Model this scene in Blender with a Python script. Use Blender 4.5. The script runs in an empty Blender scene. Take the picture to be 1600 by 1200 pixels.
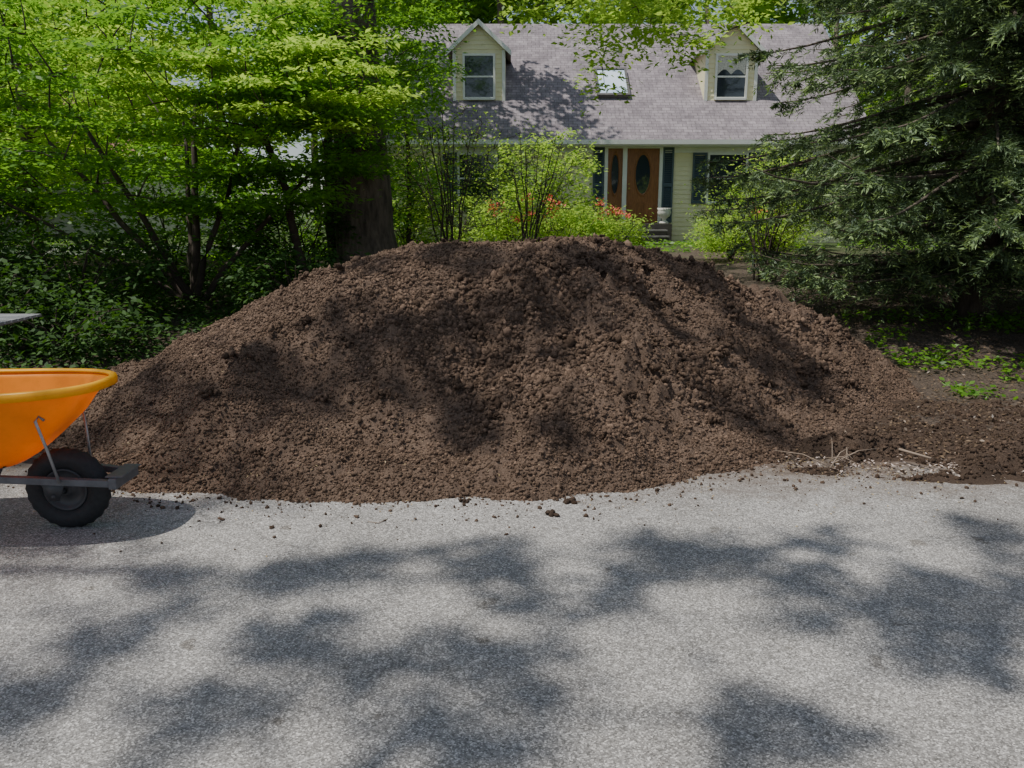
import bpy, math, random
import numpy as np
from mathutils import Vector
rng=np.random.default_rng(7); random.seed(7)
S=bpy.context.scene
# ---------------------------------------------------------------- noise
_T=rng.random((256,256))*2-1
def vn(x,y,s=0):
    x=np.asarray(x,float)+s*17.3; y=np.asarray(y,float)+s*9.1
    xi=np.floor(x).astype(int); yi=np.floor(y).astype(int)
    fx=x-xi; fy=y-yi; fx=fx*fx*(3-2*fx); fy=fy*fy*(3-2*fy)
    a=_T[xi%256,yi%256]; b=_T[(xi+1)%256,yi%256]; c=_T[xi%256,(yi+1)%256]; d=_T[(xi+1)%256,(yi+1)%256]
    return (a*(1-fx)+b*fx)*(1-fy)+(c*(1-fx)+d*fx)*fy
def fbm(x,y,o=4,s=0,g=.5):
    r=0;a=1; x=np.asarray(x,float); y=np.asarray(y,float)
    for i in range(o):
        r=r+a*vn(x,y,s+i*3); a*=g
        x,y=(x*.8-y*.6)*2.03,(x*.6+y*.8)*2.03
    return r
def sstep(a,b,x):
    t=np.clip((np.asarray(x,float)-a)/(b-a),0,1); return t*t*(3-2*t)
def terr(x,y):
    return .72*sstep(7,21,y)+ .03*vn(np.asarray(x)*.5,np.asarray(y)*.5,5)*sstep(6,8,y)+.18*sstep(7.0,9.5,y)*(1-sstep(12,21,y))
# ---------------------------------------------------------------- materials
def newmat(name):
    m=bpy.data.materials.new(name); m.use_nodes=True; nt=m.node_tree
    b=nt.nodes['Principled BSDF']; return m,nt,b
def ramp(nt,stops,fac):
    r=nt.nodes.new('ShaderNodeValToRGB'); e=r.color_ramp.elements
    while len(e)<len(stops): e.new(.5)
    for i,(p,c) in enumerate(stops):
        e[i].position=p; e[i].color=(*c,1)
    nt.links.new(fac,r.inputs[0]); return r.outputs[0]
def coord(nt,scale=(1,1,1),out='Object'):
    t=nt.nodes.new('ShaderNodeTexCoord'); mp=nt.nodes.new('ShaderNodeMapping')
    mp.inputs['Scale'].default_value=scale; nt.links.new(t.outputs[out],mp.inputs[0]); return mp.outputs[0]
def noise(nt,v,scale,detail=6,rough=.6):
    n=nt.nodes.new('ShaderNodeTexNoise'); n.inputs['Scale'].default_value=scale
    n.inputs['Detail'].default_value=detail; n.inputs['Roughness'].default_value=rough
    nt.links.new(v,n.inputs['Vector']); return n.outputs['Fac']
def mixc(nt,f,a,b,mode='MIX'):
    m=nt.nodes.new('ShaderNodeMix'); m.data_type='RGBA'; m.blend_type=mode
    for s,v in ((0,f),(6,a),(7,b)):
        if hasattr(v,'is_linked'): nt.links.new(v,m.inputs[s])
        else: m.inputs[s].default_value=v if s==0 else (*v,1)
    return m.outputs[2]
def bump(nt,b,h,st=.4,dist=.01):
    n=nt.nodes.new('ShaderNodeBump'); n.inputs['Strength'].default_value=st; n.inputs['Distance'].default_value=dist
    nt.links.new(h,n.inputs['Height']); nt.links.new(n.outputs[0],b.inputs['Normal'])
def simple(name,c,rough=.7,var=.25,scale=8,bst=0,bd=.005,metal=0,sc=(1,1,1)):
    m,nt,b=newmat(name); v=coord(nt,sc); f=noise(nt,v,scale)
    lo=tuple(x*(1-var) for x in c); hi=tuple(min(1,x*(1+var)) for x in c)
    nt.links.new(ramp(nt,[(.3,lo),(.7,hi)],f),b.inputs['Base Color'])
    b.inputs['Roughness'].default_value=rough; b.inputs['Metallic'].default_value=metal
    if bst: bump(nt,b,f,bst,bd)
    return m
def leafmat(name,c0,c1,tr,trf=.4,rough=.45,cs=.6):
    m,nt,b=newmat(name)
    g=nt.nodes.new('ShaderNodeNewGeometry'); v=coord(nt); n=noise(nt,v,cs,3)
    a=nt.nodes.new('ShaderNodeMath'); a.operation='MULTIPLY_ADD'; a.inputs[1].default_value=.55
    nt.links.new(g.outputs['Random Per Island'],a.inputs[0]); nt.links.new(n,a.inputs[2])
    col=ramp(nt,[(.4,c0),(.95,c1)],a.outputs[0])
    nt.links.new(col,b.inputs['Base Color']); b.inputs['Roughness'].default_value=rough
    b.inputs['Specular IOR Level'].default_value=.35
    t=nt.nodes.new('ShaderNodeBsdfTranslucent')
    nt.links.new(mixc(nt,.65,col,tr),t.inputs['Color'])
    mx=nt.nodes.new('ShaderNodeMixShader'); mx.inputs[0].default_value=trf
    nt.links.new(b.outputs[0],mx.inputs[1]); nt.links.new(t.outputs[0],mx.inputs[2])
    nt.links.new(mx.outputs[0],nt.nodes['Material Output'].inputs[0]); return m
LEAF=leafmat('leaf_green',(.035,.11,.012),(.14,.31,.03),(.34,.66,.05),.48)
LEAFY=leafmat('leaf_spring',(.10,.24,.02),(.31,.50,.07),(.68,.92,.14),.55)
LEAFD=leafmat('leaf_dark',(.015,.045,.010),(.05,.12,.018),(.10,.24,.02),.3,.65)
LEAFF=leafmat('leaf_far',(.08,.18,.02),(.25,.44,.05),(.5,.78,.08),.5,cs=.25)
SPR=leafmat('spruce_needles',(.035,.068,.034),(.13,.19,.09),(.14,.24,.07),.2,.55,1.2)
SPRT=leafmat('spruce_lit_tips',(.16,.25,.09),(.30,.42,.16),(.3,.45,.1),.3,.5,1.2)  # brighter tips: sunlit look painted into the needle colour
REDF=leafmat('azalea_petals',(.6,.06,.05),(.85,.20,.15),(.9,.15,.1),.25)
PETAL=leafmat('fallen_petals',(.25,.17,.08),(.50,.38,.20),(.5,.4,.2),.15)
PALE=leafmat('pale_chips',(.20,.145,.12),(.60,.50,.44),(.5,.4,.35),.1)
LITT=leafmat('leaf_litter',(.045,.03,.02),(.19,.13,.08),(.2,.15,.08),.1)
BARK=simple('bark',(.12,.095,.073),.95,.6,14,1,.05,sc=(1,1,.25))
TWIG=simple('twig_bark',(.07,.05,.04),.9,.3,20)
def soilmat(name,k=1.0,isl=False):
    m,nt,b=newmat(name); v=coord(nt)
    f1=noise(nt,v,75,8,.75); f2=noise(nt,v,2.6,5); f3=noise(nt,coord(nt,(1,1.3,1)),240,4,.7)
    c=ramp(nt,[(.30,(.050*k,.034*k,.024*k)),(.5,(.155*k,.108*k,.080*k)),(.72,(.28*k,.205*k,.157*k))],f1)
    c=mixc(nt,.7,c,ramp(nt,[(.3,(.60,.55,.50)),(.68,(1.28,1.24,1.2))],f2),'MULTIPLY')
    c=mixc(nt,.3,c,ramp(nt,[(.35,(.04*k,.027*k,.02*k)),(.68,(.30*k,.22*k,.165*k))],f3))
    if isl:
        g=nt.nodes.new('ShaderNodeNewGeometry')
        c=mixc(nt,.85,c,ramp(nt,[(0,(.40,.36,.33)),(.6,(1.0,.98,.95)),(1,(1.6,1.55,1.5))],g.outputs['Random Per Island']),'MULTIPLY')
    nt.links.new(c,b.inputs['Base Color']); b.inputs['Roughness'].default_value=.95; b.inputs['Specular IOR Level'].default_value=.15
    ad=nt.nodes.new('ShaderNodeMath'); ad.inputs[1].default_value=0; nt.links.new(f1,ad.inputs[0]); nt.links.new(f3,ad.inputs[1])
    bump(nt,b,ad.outputs[0],1.0,.012); return m
SOIL=soilmat('mulch',1.1); CLODS=soilmat('mulch_crumbs',1.22,True); CLOD=soilmat('mulch_clods',.95,True); WIN=soilmat('loose_dark_soil',.6)
def asphalt():
    m,nt,b=newmat('worn_asphalt'); v=coord(nt)
    vo=nt.nodes.new('ShaderNodeTexVoronoi'); vo.inputs['Scale'].default_value=190; nt.links.new(v,vo.inputs['Vector'])
    sx=nt.nodes.new('ShaderNodeSeparateColor'); nt.links.new(vo.outputs['Color'],sx.inputs[0])
    c=ramp(nt,[(.0,(.14,.137,.132)),(.35,(.255,.249,.242)),(.75,(.37,.361,.352)),(1,(.68,.665,.65))],sx.outputs[0])
    ed=ramp(nt,[(.0,(1,1,1)),(.8,(.55,.55,.55))],vo.outputs['Distance'])
    c=mixc(nt,.5,c,ed,'MULTIPLY')
    c=mixc(nt,.9,c,ramp(nt,[(.3,(.80,.78,.75)),(.7,(1.20,1.18,1.15))],noise(nt,v,.9,6,.65)),'MULTIPLY')
    c=mixc(nt,.8,c,ramp(nt,[(.35,(.74,.73,.72)),(.6,(1.12,1.12,1.12))],noise(nt,v,32,6,.75)),'MULTIPLY')
    c=mixc(nt,.7,c,ramp(nt,[(.27,(.45,.42,.38)),(.33,(1,1,1))],noise(nt,v,6.5,3,.5)),'MULTIPLY')
    sp=nt.nodes.new('ShaderNodeSeparateXYZ'); nt.links.new(v,sp.inputs[0])
    ad=nt.nodes.new('ShaderNodeMath'); ad.operation='MULTIPLY_ADD'; ad.inputs[1].default_value=1.6
    nt.links.new(noise(nt,v,5,6,.75),ad.inputs[0]); nt.links.new(sp.outputs['Y'],ad.inputs[2])
    mr=nt.nodes.new('ShaderNodeMapRange'); mr.inputs[1].default_value=4.9; mr.inputs[2].default_value=5.7
    nt.links.new(ad.outputs[0],mr.inputs[0])
    c=mixc(nt,mr.outputs[0],c,(.11,.08,.06))
    v2=nt.nodes.new('ShaderNodeTexVoronoi'); v2.feature='DISTANCE_TO_EDGE'; v2.inputs['Scale'].default_value=.45
    wn=nt.nodes.new('ShaderNodeTexNoise'); wn.inputs['Scale'].default_value=2.5; wn.inputs['Detail'].default_value=8; nt.links.new(v,wn.inputs['Vector'])
    nt.links.new(mixc(nt,.18,v,wn.outputs['Color']),v2.inputs['Vector'])
    c=mixc(nt,.35,c,ramp(nt,[(0,(.3,.3,.3)),(.005,(1,1,1))],v2.outputs['Distance']),'MULTIPLY')
    nt.links.new(c,b.inputs['Base Color']); b.inputs['Roughness'].default_value=.8; b.inputs['Specular IOR Level'].default_value=.35
    bump(nt,b,vo.outputs['Distance'],.4,.003); return m
ASPH=asphalt()
def groundmat():
    m,nt,b=newmat('woodland_ground'); v=coord(nt)
    f=noise(nt,v,45,8,.7)
    soil=ramp(nt,[(.3,(.035,.025,.018)),(.5,(.10,.072,.052)),(.72,(.25,.19,.14))],f)
    soil=mixc(nt,.7,soil,ramp(nt,[(.35,(.5,.48,.46)),(.65,(1.2,1.2,1.2))],noise(nt,v,2.4,5)),'MULTIPLY')
    grass=ramp(nt,[(.3,(.02,.04,.01)),(.7,(.09,.14,.028))],f)
    sp=nt.nodes.new('ShaderNodeSeparateXYZ'); nt.links.new(v,sp.inputs[0])
    mr=nt.nodes.new('ShaderNodeMapRange'); mr.inputs[1].default_value=14; mr.inputs[2].default_value=30
    nt.links.new(sp.outputs['Y'],mr.inputs[0])
    ad=nt.nodes.new('ShaderNodeMath'); nt.links.new(mr.outputs[0],ad.inputs[0]); nt.links.new(noise(nt,v,.9,5),ad.inputs[1])
    g=ramp(nt,[(.65,(0,0,0)),(.95,(1,1,1))],ad.outputs[0])
    bw=nt.nodes.new('ShaderNodeRGBToBW'); nt.links.new(g,bw.inputs[0])
    nt.links.new(mixc(nt,bw.outputs[0],soil,grass),b.inputs['Base Color']); b.inputs['Roughness'].default_value=.95
    bump(nt,b,f,1,.04); return m
GRND=groundmat()
# ---------------------------------------------------------------- object helpers
def empty(name,loc=(0,0,0)):
    e=bpy.data.objects.new(name,None); e.location=loc; e.empty_display_size=.3; S.collection.objects.link(e); return e
def link(name,me,mats,parent=None,smooth=False):
    o=bpy.data.objects.new(name,me); S.collection.objects.link(o)
    for m in (mats if isinstance(mats,(list,tuple)) else [mats]): me.materials.append(m)
    if smooth: me.polygons.foreach_set('use_smooth',[True]*len(me.polygons))
    if parent: o.parent=parent; o.location=-parent.location
    return o
def npmesh(name,V,F):
    V=np.asarray(V,np.float32); F=np.asarray(F,np.int32); k=F.shape[1]
    me=bpy.data.meshes.new(name); me.vertices.add(len(V)); me.vertices.foreach_set('co',V.ravel())
    me.loops.add(F.size); me.loops.foreach_set('vertex_index',F.ravel())
    me.polygons.add(len(F)); me.polygons.foreach_set('loop_start',np.arange(0,F.size,k,dtype=np.int32))
    try: me.polygons.foreach_set('loop_total',np.full(len(F),k,np.int32))
    except Exception: pass
    me.update(calc_edges=True); return me
class MB:
    def __init__(s): s.v=[]; s.f=[]; s.mi=[]
    def add(s,vs,fs,mi=0):
        o=len(s.v); s.v+= [tuple(p) for p in vs]; s.f+=[tuple(i+o for i in f) for f in fs]; s.mi+=[mi]*len(fs)
    def box(s,x0,x1,y0,y1,z0,z1,mi=0):
        s.add([(x0,y0,z0),(x1,y0,z0),(x1,y1,z0),(x0,y1,z0),(x0,y0,z1),(x1,y0,z1),(x1,y1,z1),(x0,y1,z1)],
              [(0,3,2,1),(4,5,6,7),(0,1,5,4),(1,2,6,5),(2,3,7,6),(3,0,4,7)],mi)
    def tube(s,pts,rad,n=6,mi=0,sq=False):
        pts=[Vector(p) for p in pts]; vs=[]; L=len(pts)
        for i,p in enumerate(pts):
            d=(pts[min(i+1,L-1)]-pts[max(i-1,0)]).normalized()
            a=Vector((0,0,1)) if abs(d.z)<.9 else Vector((1,0,0))
            u=d.cross(a).normalized(); w=u.cross(d)
            r=rad[i] if hasattr(rad,'__len__') else rad
            for k in range(n):
                t=2*math.pi*(k+(.5 if sq else 0))/n; vs.append(p+u*(r*math.cos(t))+w*(r*math.sin(t)))
        fs=[(i*n+k,i*n+(k+1)%n,(i+1)*n+(k+1)%n,(i+1)*n+k) for i in range(L-1) for k in range(n)]
        fs+=[tuple(range(n-1,-1,-1)),tuple((L-1)*n+k for k in range(n))]
        s.add(vs,fs,mi)
    def obj(s,name,mats,parent=None,smooth=False):
        me=bpy.data.meshes.new(name); me.from_pydata(s.v,[],s.f); me.update()
        o=link(name,me,mats,parent,smooth); me.polygons.foreach_set('material_index',s.mi); return o
def leafmesh(name,P,size,mat,parent=None,tilt=.6,asp=.5,D=None,fold=.0):
    P=np.asarray(P,float); N=len(P)
    n=np.stack([rng.normal(0,tilt,N),rng.normal(0,tilt,N),np.ones(N)],1); n/=np.linalg.norm(n,axis=1)[:,None]
    if D is None:
        a=rng.random(N)*6.283; D=np.stack([np.cos(a),np.sin(a),rng.normal(-.15,.25,N)],1)
    t=D-n*(D*n).sum(1)[:,None]; t/=np.linalg.norm(t,axis=1)[:,None]+1e-9; b=np.cross(n,t)
    L=(size*(.6+.8*rng.random(N)))[:,None]; W=L*asp
    V=np.stack([P,P+t*L*.45+b*W*.5,P+t*L-n*L*.12,P+t*L*.45-b*W*.5],1).reshape(-1,3)
    F=np.arange(N*4).reshape(N,4)
    return link(name,npmesh(name,V,F),mat,parent)
def clusters(C,R,tw=8,per=12,flat=.35,droop=.1):
    C=np.asarray(C,float); R=np.broadcast_to(np.asarray(R,float),(len(C),)); out=[];dd=[]
    for c,r in zip(C,R):
        a=rng.random(tw)*6.283; el=rng.normal(0,flat,tw)
        d=np.stack([np.cos(a),np.sin(a),el],1)
        s=(.12+.88*rng.random((tw,per)))*r*(.6+.6*rng.random((tw,1)))
        p=c+d[:,None,:]*s[:,:,None]+rng.normal(0,.045+.07*r,(tw,per,3))*np.array([1,1,.3 if flat<.2 else 1])
        p[:,:,2]-=droop*s*s/max(r,.01)
        ang=a[:,None]+rng.normal(0,.8,(tw,per))
        D=np.stack([np.cos(ang),np.sin(ang),rng.normal(-.2,.2,(tw,per))],2)
        out.append(p.reshape(-1,3)); dd.append(D.reshape(-1,3))
    return np.concatenate(out),np.concatenate(dd)
def make_tree(name,stems,targets,leafsize,lmat,R=.5,tw=8,per=12,flat=.3,bmat=BARK,rk=.012,tilt=.5,bow=.1,leafobj=True,asp=.5,sides=12):
    base=Vector(stems[0][0][0]); par=empty(name,base)
    mb=MB(); nodes=[]
    for pts,r0,r1 in stems:
        P=[]; 
        for i in range(len(pts)-1):
            a=Vector(pts[i]);b=Vector(pts[i+1])
            for k in range(4): P.append(a.lerp(b,k/4)+Vector(rng.normal(0,.015,3)))
        P.append(Vector(pts[-1]))
        n=len(P); rad=[r0+(r1-r0)*(i/(n-1))+ (r0*.35*math.exp(-i*1.2) if r0>.15 else 0) for i in range(n)]
        mb.tube(P,rad,sides if r0>.1 else 7)
        nodes+=[tuple(p) for p in P[max(1,n//3):]]
    T=np.asarray(targets,float); nd=np.array(nodes)
    dist=np.linalg.norm(T[:,None,:]-nd[None],axis=2).min(1)
    for i in np.argsort(dist):
        t=T[i]; d=np.linalg.norm(nd-t,axis=1)+np.maximum(0,nd[:,2]-t[2])*.8
        j=int(np.argmin(d)); a=nd[j]; L=np.linalg.norm(t-a)
        mid=(a+t)/2+np.array([0,0,bow*L])+rng.normal(0,.05*L+.01,3)
        ks=np.linspace(0,1,6)[:,None]; cv=(1-ks)**2*a+2*ks*(1-ks)*mid+ks**2*t
        r=.006+rk*L; mb.tube([tuple(p) for p in cv],[r*(1-.7*k) for k in np.linspace(0,1,6)],4)
        nd=np.concatenate([nd,cv[2:]])
    mb.obj('trunk_and_limbs',bmat,par,True)
    if leafobj and leafsize:
        P,D=clusters(T,R,tw,per,flat); leafmesh('foliage',P,leafsize,lmat,par,tilt,asp,D)
    return par
def ell(n,c,r,shell=.0):
    d=rng.normal(0,1,(n,3)); d/=np.linalg.norm(d,axis=1)[:,None]
    q=(shell+(1-shell)*rng.random(n)**(1/2.2))[:,None]
    return np.array(c)+d*q*np.array(r)
# ---------------------------------------------------------------- camera / light
PIT=math.atan(268/1256)
cam=bpy.data.cameras.new('camera'); co=bpy.data.objects.new('camera',cam); S.collection.objects.link(co)
co.location=(0,0,1.55); co.rotation_euler=(math.pi/2-PIT,0,0); cam.sensor_width=36; cam.lens=36*1256/1600
cam.clip_end=1000; cam.clip_start=.05; S.camera=co
tos=Vector((-.40,-.11,1)).normalized(); elev=math.asin(tos.z); rot=math.atan2(tos.x,tos.y)
w=bpy.data.worlds.new('World'); S.world=w; w.use_nodes=True; nt=w.node_tree
sk=nt.nodes.new('ShaderNodeTexSky'); sk.sky_type='NISHITA'; sk.sun_disc=False; sk.sun_elevation=elev; sk.sun_rotation=rot
hs=nt.nodes.new('ShaderNodeHueSaturation'); hs.inputs['Saturation'].default_value=.7
nt.links.new(sk.outputs[0],hs.inputs['Color']); nt.links.new(hs.outputs[0],nt.nodes['Background'].inputs[0]); nt.nodes['Background'].inputs[1].default_value=.12
sl=bpy.data.lights.new('sun','SUN'); sl.energy=5; sl.angle=math.radians(.53); sl.color=(1,.96,.89)
so=bpy.data.objects.new('sun',sl); so.rotation_euler=tos.to_track_quat('Z','Y').to_euler(); S.collection.objects.link(so)
tv=np.array(tos)/tos.z
def ray(u,v,Y=None,z=None):
    d=np.array([(u-800)/1256,math.cos(PIT)+(600-v)/1256*math.sin(PIT),-math.sin(PIT)+(600-v)/1256*math.cos(PIT)])
    t=Y/d[1] if Y is not None else (z-1.55)/d[2]
    return np.array([0,0,1.55])+d*t
# ---------------------------------------------------------------- ground + road
def gridmesh(name,xs,ys,fz):
    X,Y=np.meshgrid(xs,ys); Z=fz(X,Y); nx=len(xs); ny=len(ys)
    V=np.stack([X,Y,Z],2).reshape(-1,3); i=np.arange(nx*ny).reshape(ny,nx)
    F=np.stack([i[:-1,:-1],i[:-1,1:],i[1:,1:],i[1:,:-1]],2).reshape(-1,4); return V,F
xs=np.concatenate([-np.geomspace(300,12,20),np.arange(-11.8,12,.2),np.geomspace(12.2,300,20)])
ys=np.concatenate([-np.geomspace(120,6,12),np.arange(-5.5,26,.2),np.geomspace(26.5,500,25)])
V,F=gridmesh('g',xs,ys,lambda X,Y: terr(X,Y)-.004+.02*np.abs(fbm(X*2,Y*2,3,2))*sstep(5.2,6.2,Y))
link('ground',npmesh('ground',V,F),GRND,None,True)
def edgeY(x): return 4.95+.10*vn(x*1.3,0*x,3)+.05*vn(x*5,0*x,8)+.02*vn(x*18,0*x,9)
rx=np.concatenate([np.linspace(-80,-9,30),np.arange(-8.9,9,.05),np.linspace(9.1,80,30)])
V=[];F=[]
for i,x in enumerate(rx):
    V+=[(x,-7,0.004),(x,float(edgeY(np.array(x))),0.004)]
for i in range(len(rx)-1): F.append((2*i,2*i+2,2*i+3,2*i+1))
link('road',npmesh('road',V,F),ASPH)
# ---------------------------------------------------------------- mulch pile
poly=np.array([(-2.2,4.35),(-.85,4.2),(0,4.22),(.73,4.36),(1.41,4.8),(2.21,5.36),(3.0,6.1),(3.7,7.1),(3.8,8.3),(2.8,9.4),(1,9.9),(-1,9.8),(-2.6,9.0),(-3.7,8.0),(-3.9,6.6),(-3.2,5.1)])
def pdist(X,Y):
    d=np.full(X.shape,1e9); ins=np.zeros(X.shape,bool); n=len(poly)
    for i in range(n):
        a=poly[i]; b=poly[(i+1)%n]; e=b-a
        t=np.clip(((X-a[0])*e[0]+(Y-a[1])*e[1])/(e@e),0,1)
        d=np.minimum(d,np.hypot(X-a[0]-t*e[0],Y-a[1]-t*e[1]))
        c=((a[1]>Y)!=(b[1]>Y))&(X<(b[0]-a[0])*(Y-a[1])/(b[1]-a[1]+1e-12)+a[0]); ins^=c
    return np.where(ins,d,-d)
def pileh(X,Y,fine=True):
    d=pdist(X,Y)+.10*fbm(X*1.8,Y*1.8,3,11)
    sl=np.interp(X,[-3.9,-2.6,-1.4,0,1.5,3.6],[.30,.42,.56,.56,.60,.66])
    cap=np.interp(X,[-4,-2.9,-2.2,-1.5,-.9,-.3,.5,1.3,1.9,2.6,3.3],[.35,.52,.78,1.07,1.25,1.27,1.25,1.22,1.14,.80,.46])
    a=sl*np.maximum(d,0)*(1+.06*np.sin(X*2.3)); k=.16
    h=np.clip(.5+.5*(a-cap)/k,0,1); z=a*(1-h)+cap*h-k*h*(1-h)
    z=z-.05*sstep(7.3,9,Y)
    m=sstep(.0,.5,d); ms=sstep(-.03,.15,d); lowt=1-.6*sstep(.95,1.15,z)
    z=z+m*lowt*(.085*fbm(X*1.3,Y*1.0,3,21)+.040*fbm(X*4,Y*3.4,3,31))
    z=z-.19*np.exp(-(((X-.45)/.32)**2+((Y-5.75)/.16)**2))+.08*np.exp(-(((X-.4)/.4)**2+((Y-6.02)/.11)**2))
    z=z-.10*np.exp(-(((X+.25)/.2)**2+((Y-5.3)/.4)**2))
    z=z-.11*np.exp(-(((X-1.25)/.25)**2+((Y-6.2)/.3)**2))+.07*np.exp(-(((X-.9)/.15)**2+((Y-5.6)/.8)**2))
    if fine:
        q=sstep(-.6,.7,X+.6*fbm(X*1.2,Y*1.2,2,41))*sstep(.15,.7,d)
        pt=sstep(-.25,.45,fbm(X*2.1,Y*2.1,3,77))
        rg=(.45+.65*q)*lowt
        wx=X+.05*fbm(X*6,Y*6,2,51); wy=Y+.05*fbm(X*6,Y*6,2,52)
        ax,ay=wx*.83-wy*.56,wx*.56+wy*.83; bx_,by_=wx*.39+wy*.92,-wx*.92+wy*.39
        z=z+ms*rg*(.065*(np.abs(fbm(ax*6,ay*6,2,61))-.3)*(.35+pt)+.055*(np.abs(vn(bx_*15,by_*15,71))-.25)*(.3+1.2*pt))
        z=z+ms*.010*fbm(ax*27,ay*27,2,81,.5)
    return np.where(d>-.02,z,-.03+0*z),d
gx=np.arange(-4.3,4.1,.014); gy=np.concatenate([np.arange(4.0,7.8,.014),np.arange(7.8,10.4,.04)])
X,Y=np.meshgrid(gx,gy); Z,Dm=pileh(X,Y)
def pilez(x,y):
    z,d=pileh(x,y); return np.maximum(z,0)+terr(x,y)*(1-sstep(.0,.7,d)),d
Z=Z+terr(X,Y)*(1-sstep(.0,.7,Dm))*(Dm>-.02)
nx=len(gx);ny=len(gy); V=np.stack([X,Y,Z],2).reshape(-1,3); idx=np.arange(nx*ny).reshape(ny,nx)
F=np.stack([idx[:-1,:-1],idx[:-1,1:],idx[1:,1:],idx[1:,:-1]],2).reshape(-1,4)
keep=(V[F][:,:,2].max(1)>-.02); F=F[keep]
used=np.unique(F); rem=-np.ones(len(V),int); rem[used]=np.arange(len(used))
pm=npmesh('mulch_pile',V[used],rem[F]); pile=empty('mulch_pile',(0,7,0)); link('heap',pm,SOIL,pile,True)
import bmesh
def clods(name,P,S_,mat,parent,smooth=False):
    bm=bmesh.new(); bmesh.ops.create_icosphere(bm,subdivisions=1,radius=1)
    v0=np.array([v.co[:] for v in bm.verts]); bm.verts.index_update(); f0=np.array([[v.index for v in f.verts] for f in bm.faces]); bm.free()
    N=len(P); k=len(v0)
    sc=1+rng.normal(0,.28,(N,k,1)); st=.5+1.0*rng.random((N,1,3))
    a=rng.random(N)*6.283; ca,sa=np.cos(a),np.sin(a)
    Vv=v0[None]*sc*st*np.asarray(S_)[:,None,None]
    x=Vv[:,:,0]*ca[:,None]-Vv[:,:,1]*sa[:,None]; y=Vv[:,:,0]*sa[:,None]+Vv[:,:,1]*ca[:,None]
    Vv=np.stack([x,y,Vv[:,:,2]],2)+np.asarray(P)[:,None,:]
    Ff=(f0[None]+(np.arange(N)*k)[:,None,None]).reshape(-1,3)
    return link(name,npmesh(name,Vv.reshape(-1,3),Ff),mat,parent,smooth)
n=270000
cx=rng.uniform(-4.1,3.8,n); cy=4.0+3.6*rng.random(n)**1.1; cz,cd=pilez(cx,cy)
pt=sstep(-.35,.45,fbm(cx*2.6,cy*2.6,3,121))
big=sstep(-1.6,.5,cx+.5*fbm(cx,cy,2,131))*sstep(.2,.8,cd)
kp=(cd>-.01)&(rng.random(n)<.55+.45*pt); cx,cy,cz,cd,pt,big=cx[kp],cy[kp],cz[kp],cd[kp],pt[kp],big[kp]
r_=rng.random(len(cx))
sz=.0038+.0055*r_**2+(.004+.012*big*pt)*r_**9+.018*big*pt*(rng.random(len(cx))<.008)
clods('crumbs',np.stack([cx,cy,cz+sz*.25],1),sz,CLODS,pile)
n=620; cx=rng.uniform(-2.2,3.2,n); cy=rng.uniform(4.5,7.4,n); cz,cd=pilez(cx,cy)
k_=(cd>.15)&(fbm(cx*2.1,cy*2.1,3,77)>-.15)&(rng.random(n)<.35+.65*(cx>.1)); cx,cy,cz=cx[k_],cy[k_],cz[k_]
P=[];q=[]
for x,y,z in zip(cx,cy,cz):
    R=rng.uniform(.015,.055)
    for k in range(14): 
        P.append((x+rng.normal(0,R*.6),y+rng.normal(0,R*.6),z+abs(rng.normal(0,R*.4)))); q.append(R*rng.uniform(.18,.5))
clods('aggregates',np.array(P),q,CLOD,pile)
n=34000; cx=rng.uniform(-3.9,6.5,n); cy=rng.uniform(3.5,6.2,n); cd=pdist(cx,cy)
pr=np.exp(cd*7.0)*(cd<0)+ .5*(cx>1.3)*np.exp(-np.abs(cy-4.78-.1*np.sin(cx*2))*5)
kp=(rng.random(n)<pr); cx,cy=cx[kp],cy[kp]; sz=.003+.009*rng.random(len(cx))**3
clods('spilled_crumbs',np.stack([cx,cy,sz*.4+.004],1),sz,CLOD,pile)
L=[(835,778),(862,775),(860,803),(888,782),(805,765),(725,783),(550,772)]
P=[];q=[]
for u,v in L:
    p=ray(u,v,z=.01)
    for k in range(8):
        P.append(p+rng.normal(0,.015,3)*np.array([1,1,.5])); q.append((.017 if u!=835 else .026)*rng.uniform(.5,1.1))
clods('lumps',np.array(P),q,WIN,pile)
n=1300; cx=rng.uniform(-4,3.6,n); cy=rng.uniform(4.1,7.6,n); cz,cd=pilez(cx,cy); kp=(cd>0)
leafmesh('straw_flecks',np.stack([cx,cy,cz+.012],1)[kp],.018,PETAL,pile,.5,.22)
gx=np.arange(1.2,8,.02); gy=np.arange(4.3,6.6,.02)
def ridge(X,Y):
    cyl=5.05+.10*np.sin(X*1.7)-.09*(X-2)
    m=np.exp(-((Y-cyl)/.27)**2)*sstep(-.5,.3,fbm(X*1.6,Y*2.5,3,131)+.25)*sstep(1.3,1.9,X)
    z=m*(.10+.07*fbm(X*6,Y*6,3,141))+.035*fbm(X*16,Y*16,2,151)*sstep(.08,.4,m)
    z2=sstep(4.75,5.1,Y+.12*fbm(X*2,Y*2,2,161))*(.012+.012*fbm(X*14,Y*14,3,171))
    return np.where((m>.06),z,0)+z2-.006
V,F=gridmesh('r',gx,gy,ridge); kp=V[F][:,:,2].max(1)>.0; F=F[kp]
wr=empty('soil_windrow',(4,5,0)); link('ridge',npmesh('soil_windrow',V,F),WIN,wr,True)
n=40000; cx=rng.uniform(1.3,6.5,n); cy=rng.uniform(4.5,6.5,n); z=ridge(cx,cy); kp=(z>.0)&(rng.random(n)<.25+z*8)&(pdist(cx,cy)<.05)
cx,cy,z=cx[kp],cy[kp],z[kp]; sz=.004+.008*rng.random(len(cx))**2+.014*rng.random(len(cx))**14
clods('crumbs',np.stack([cx,cy,z+sz*.3],1),sz,soilmat('dark_crumbs',.75,True),wr)
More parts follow.
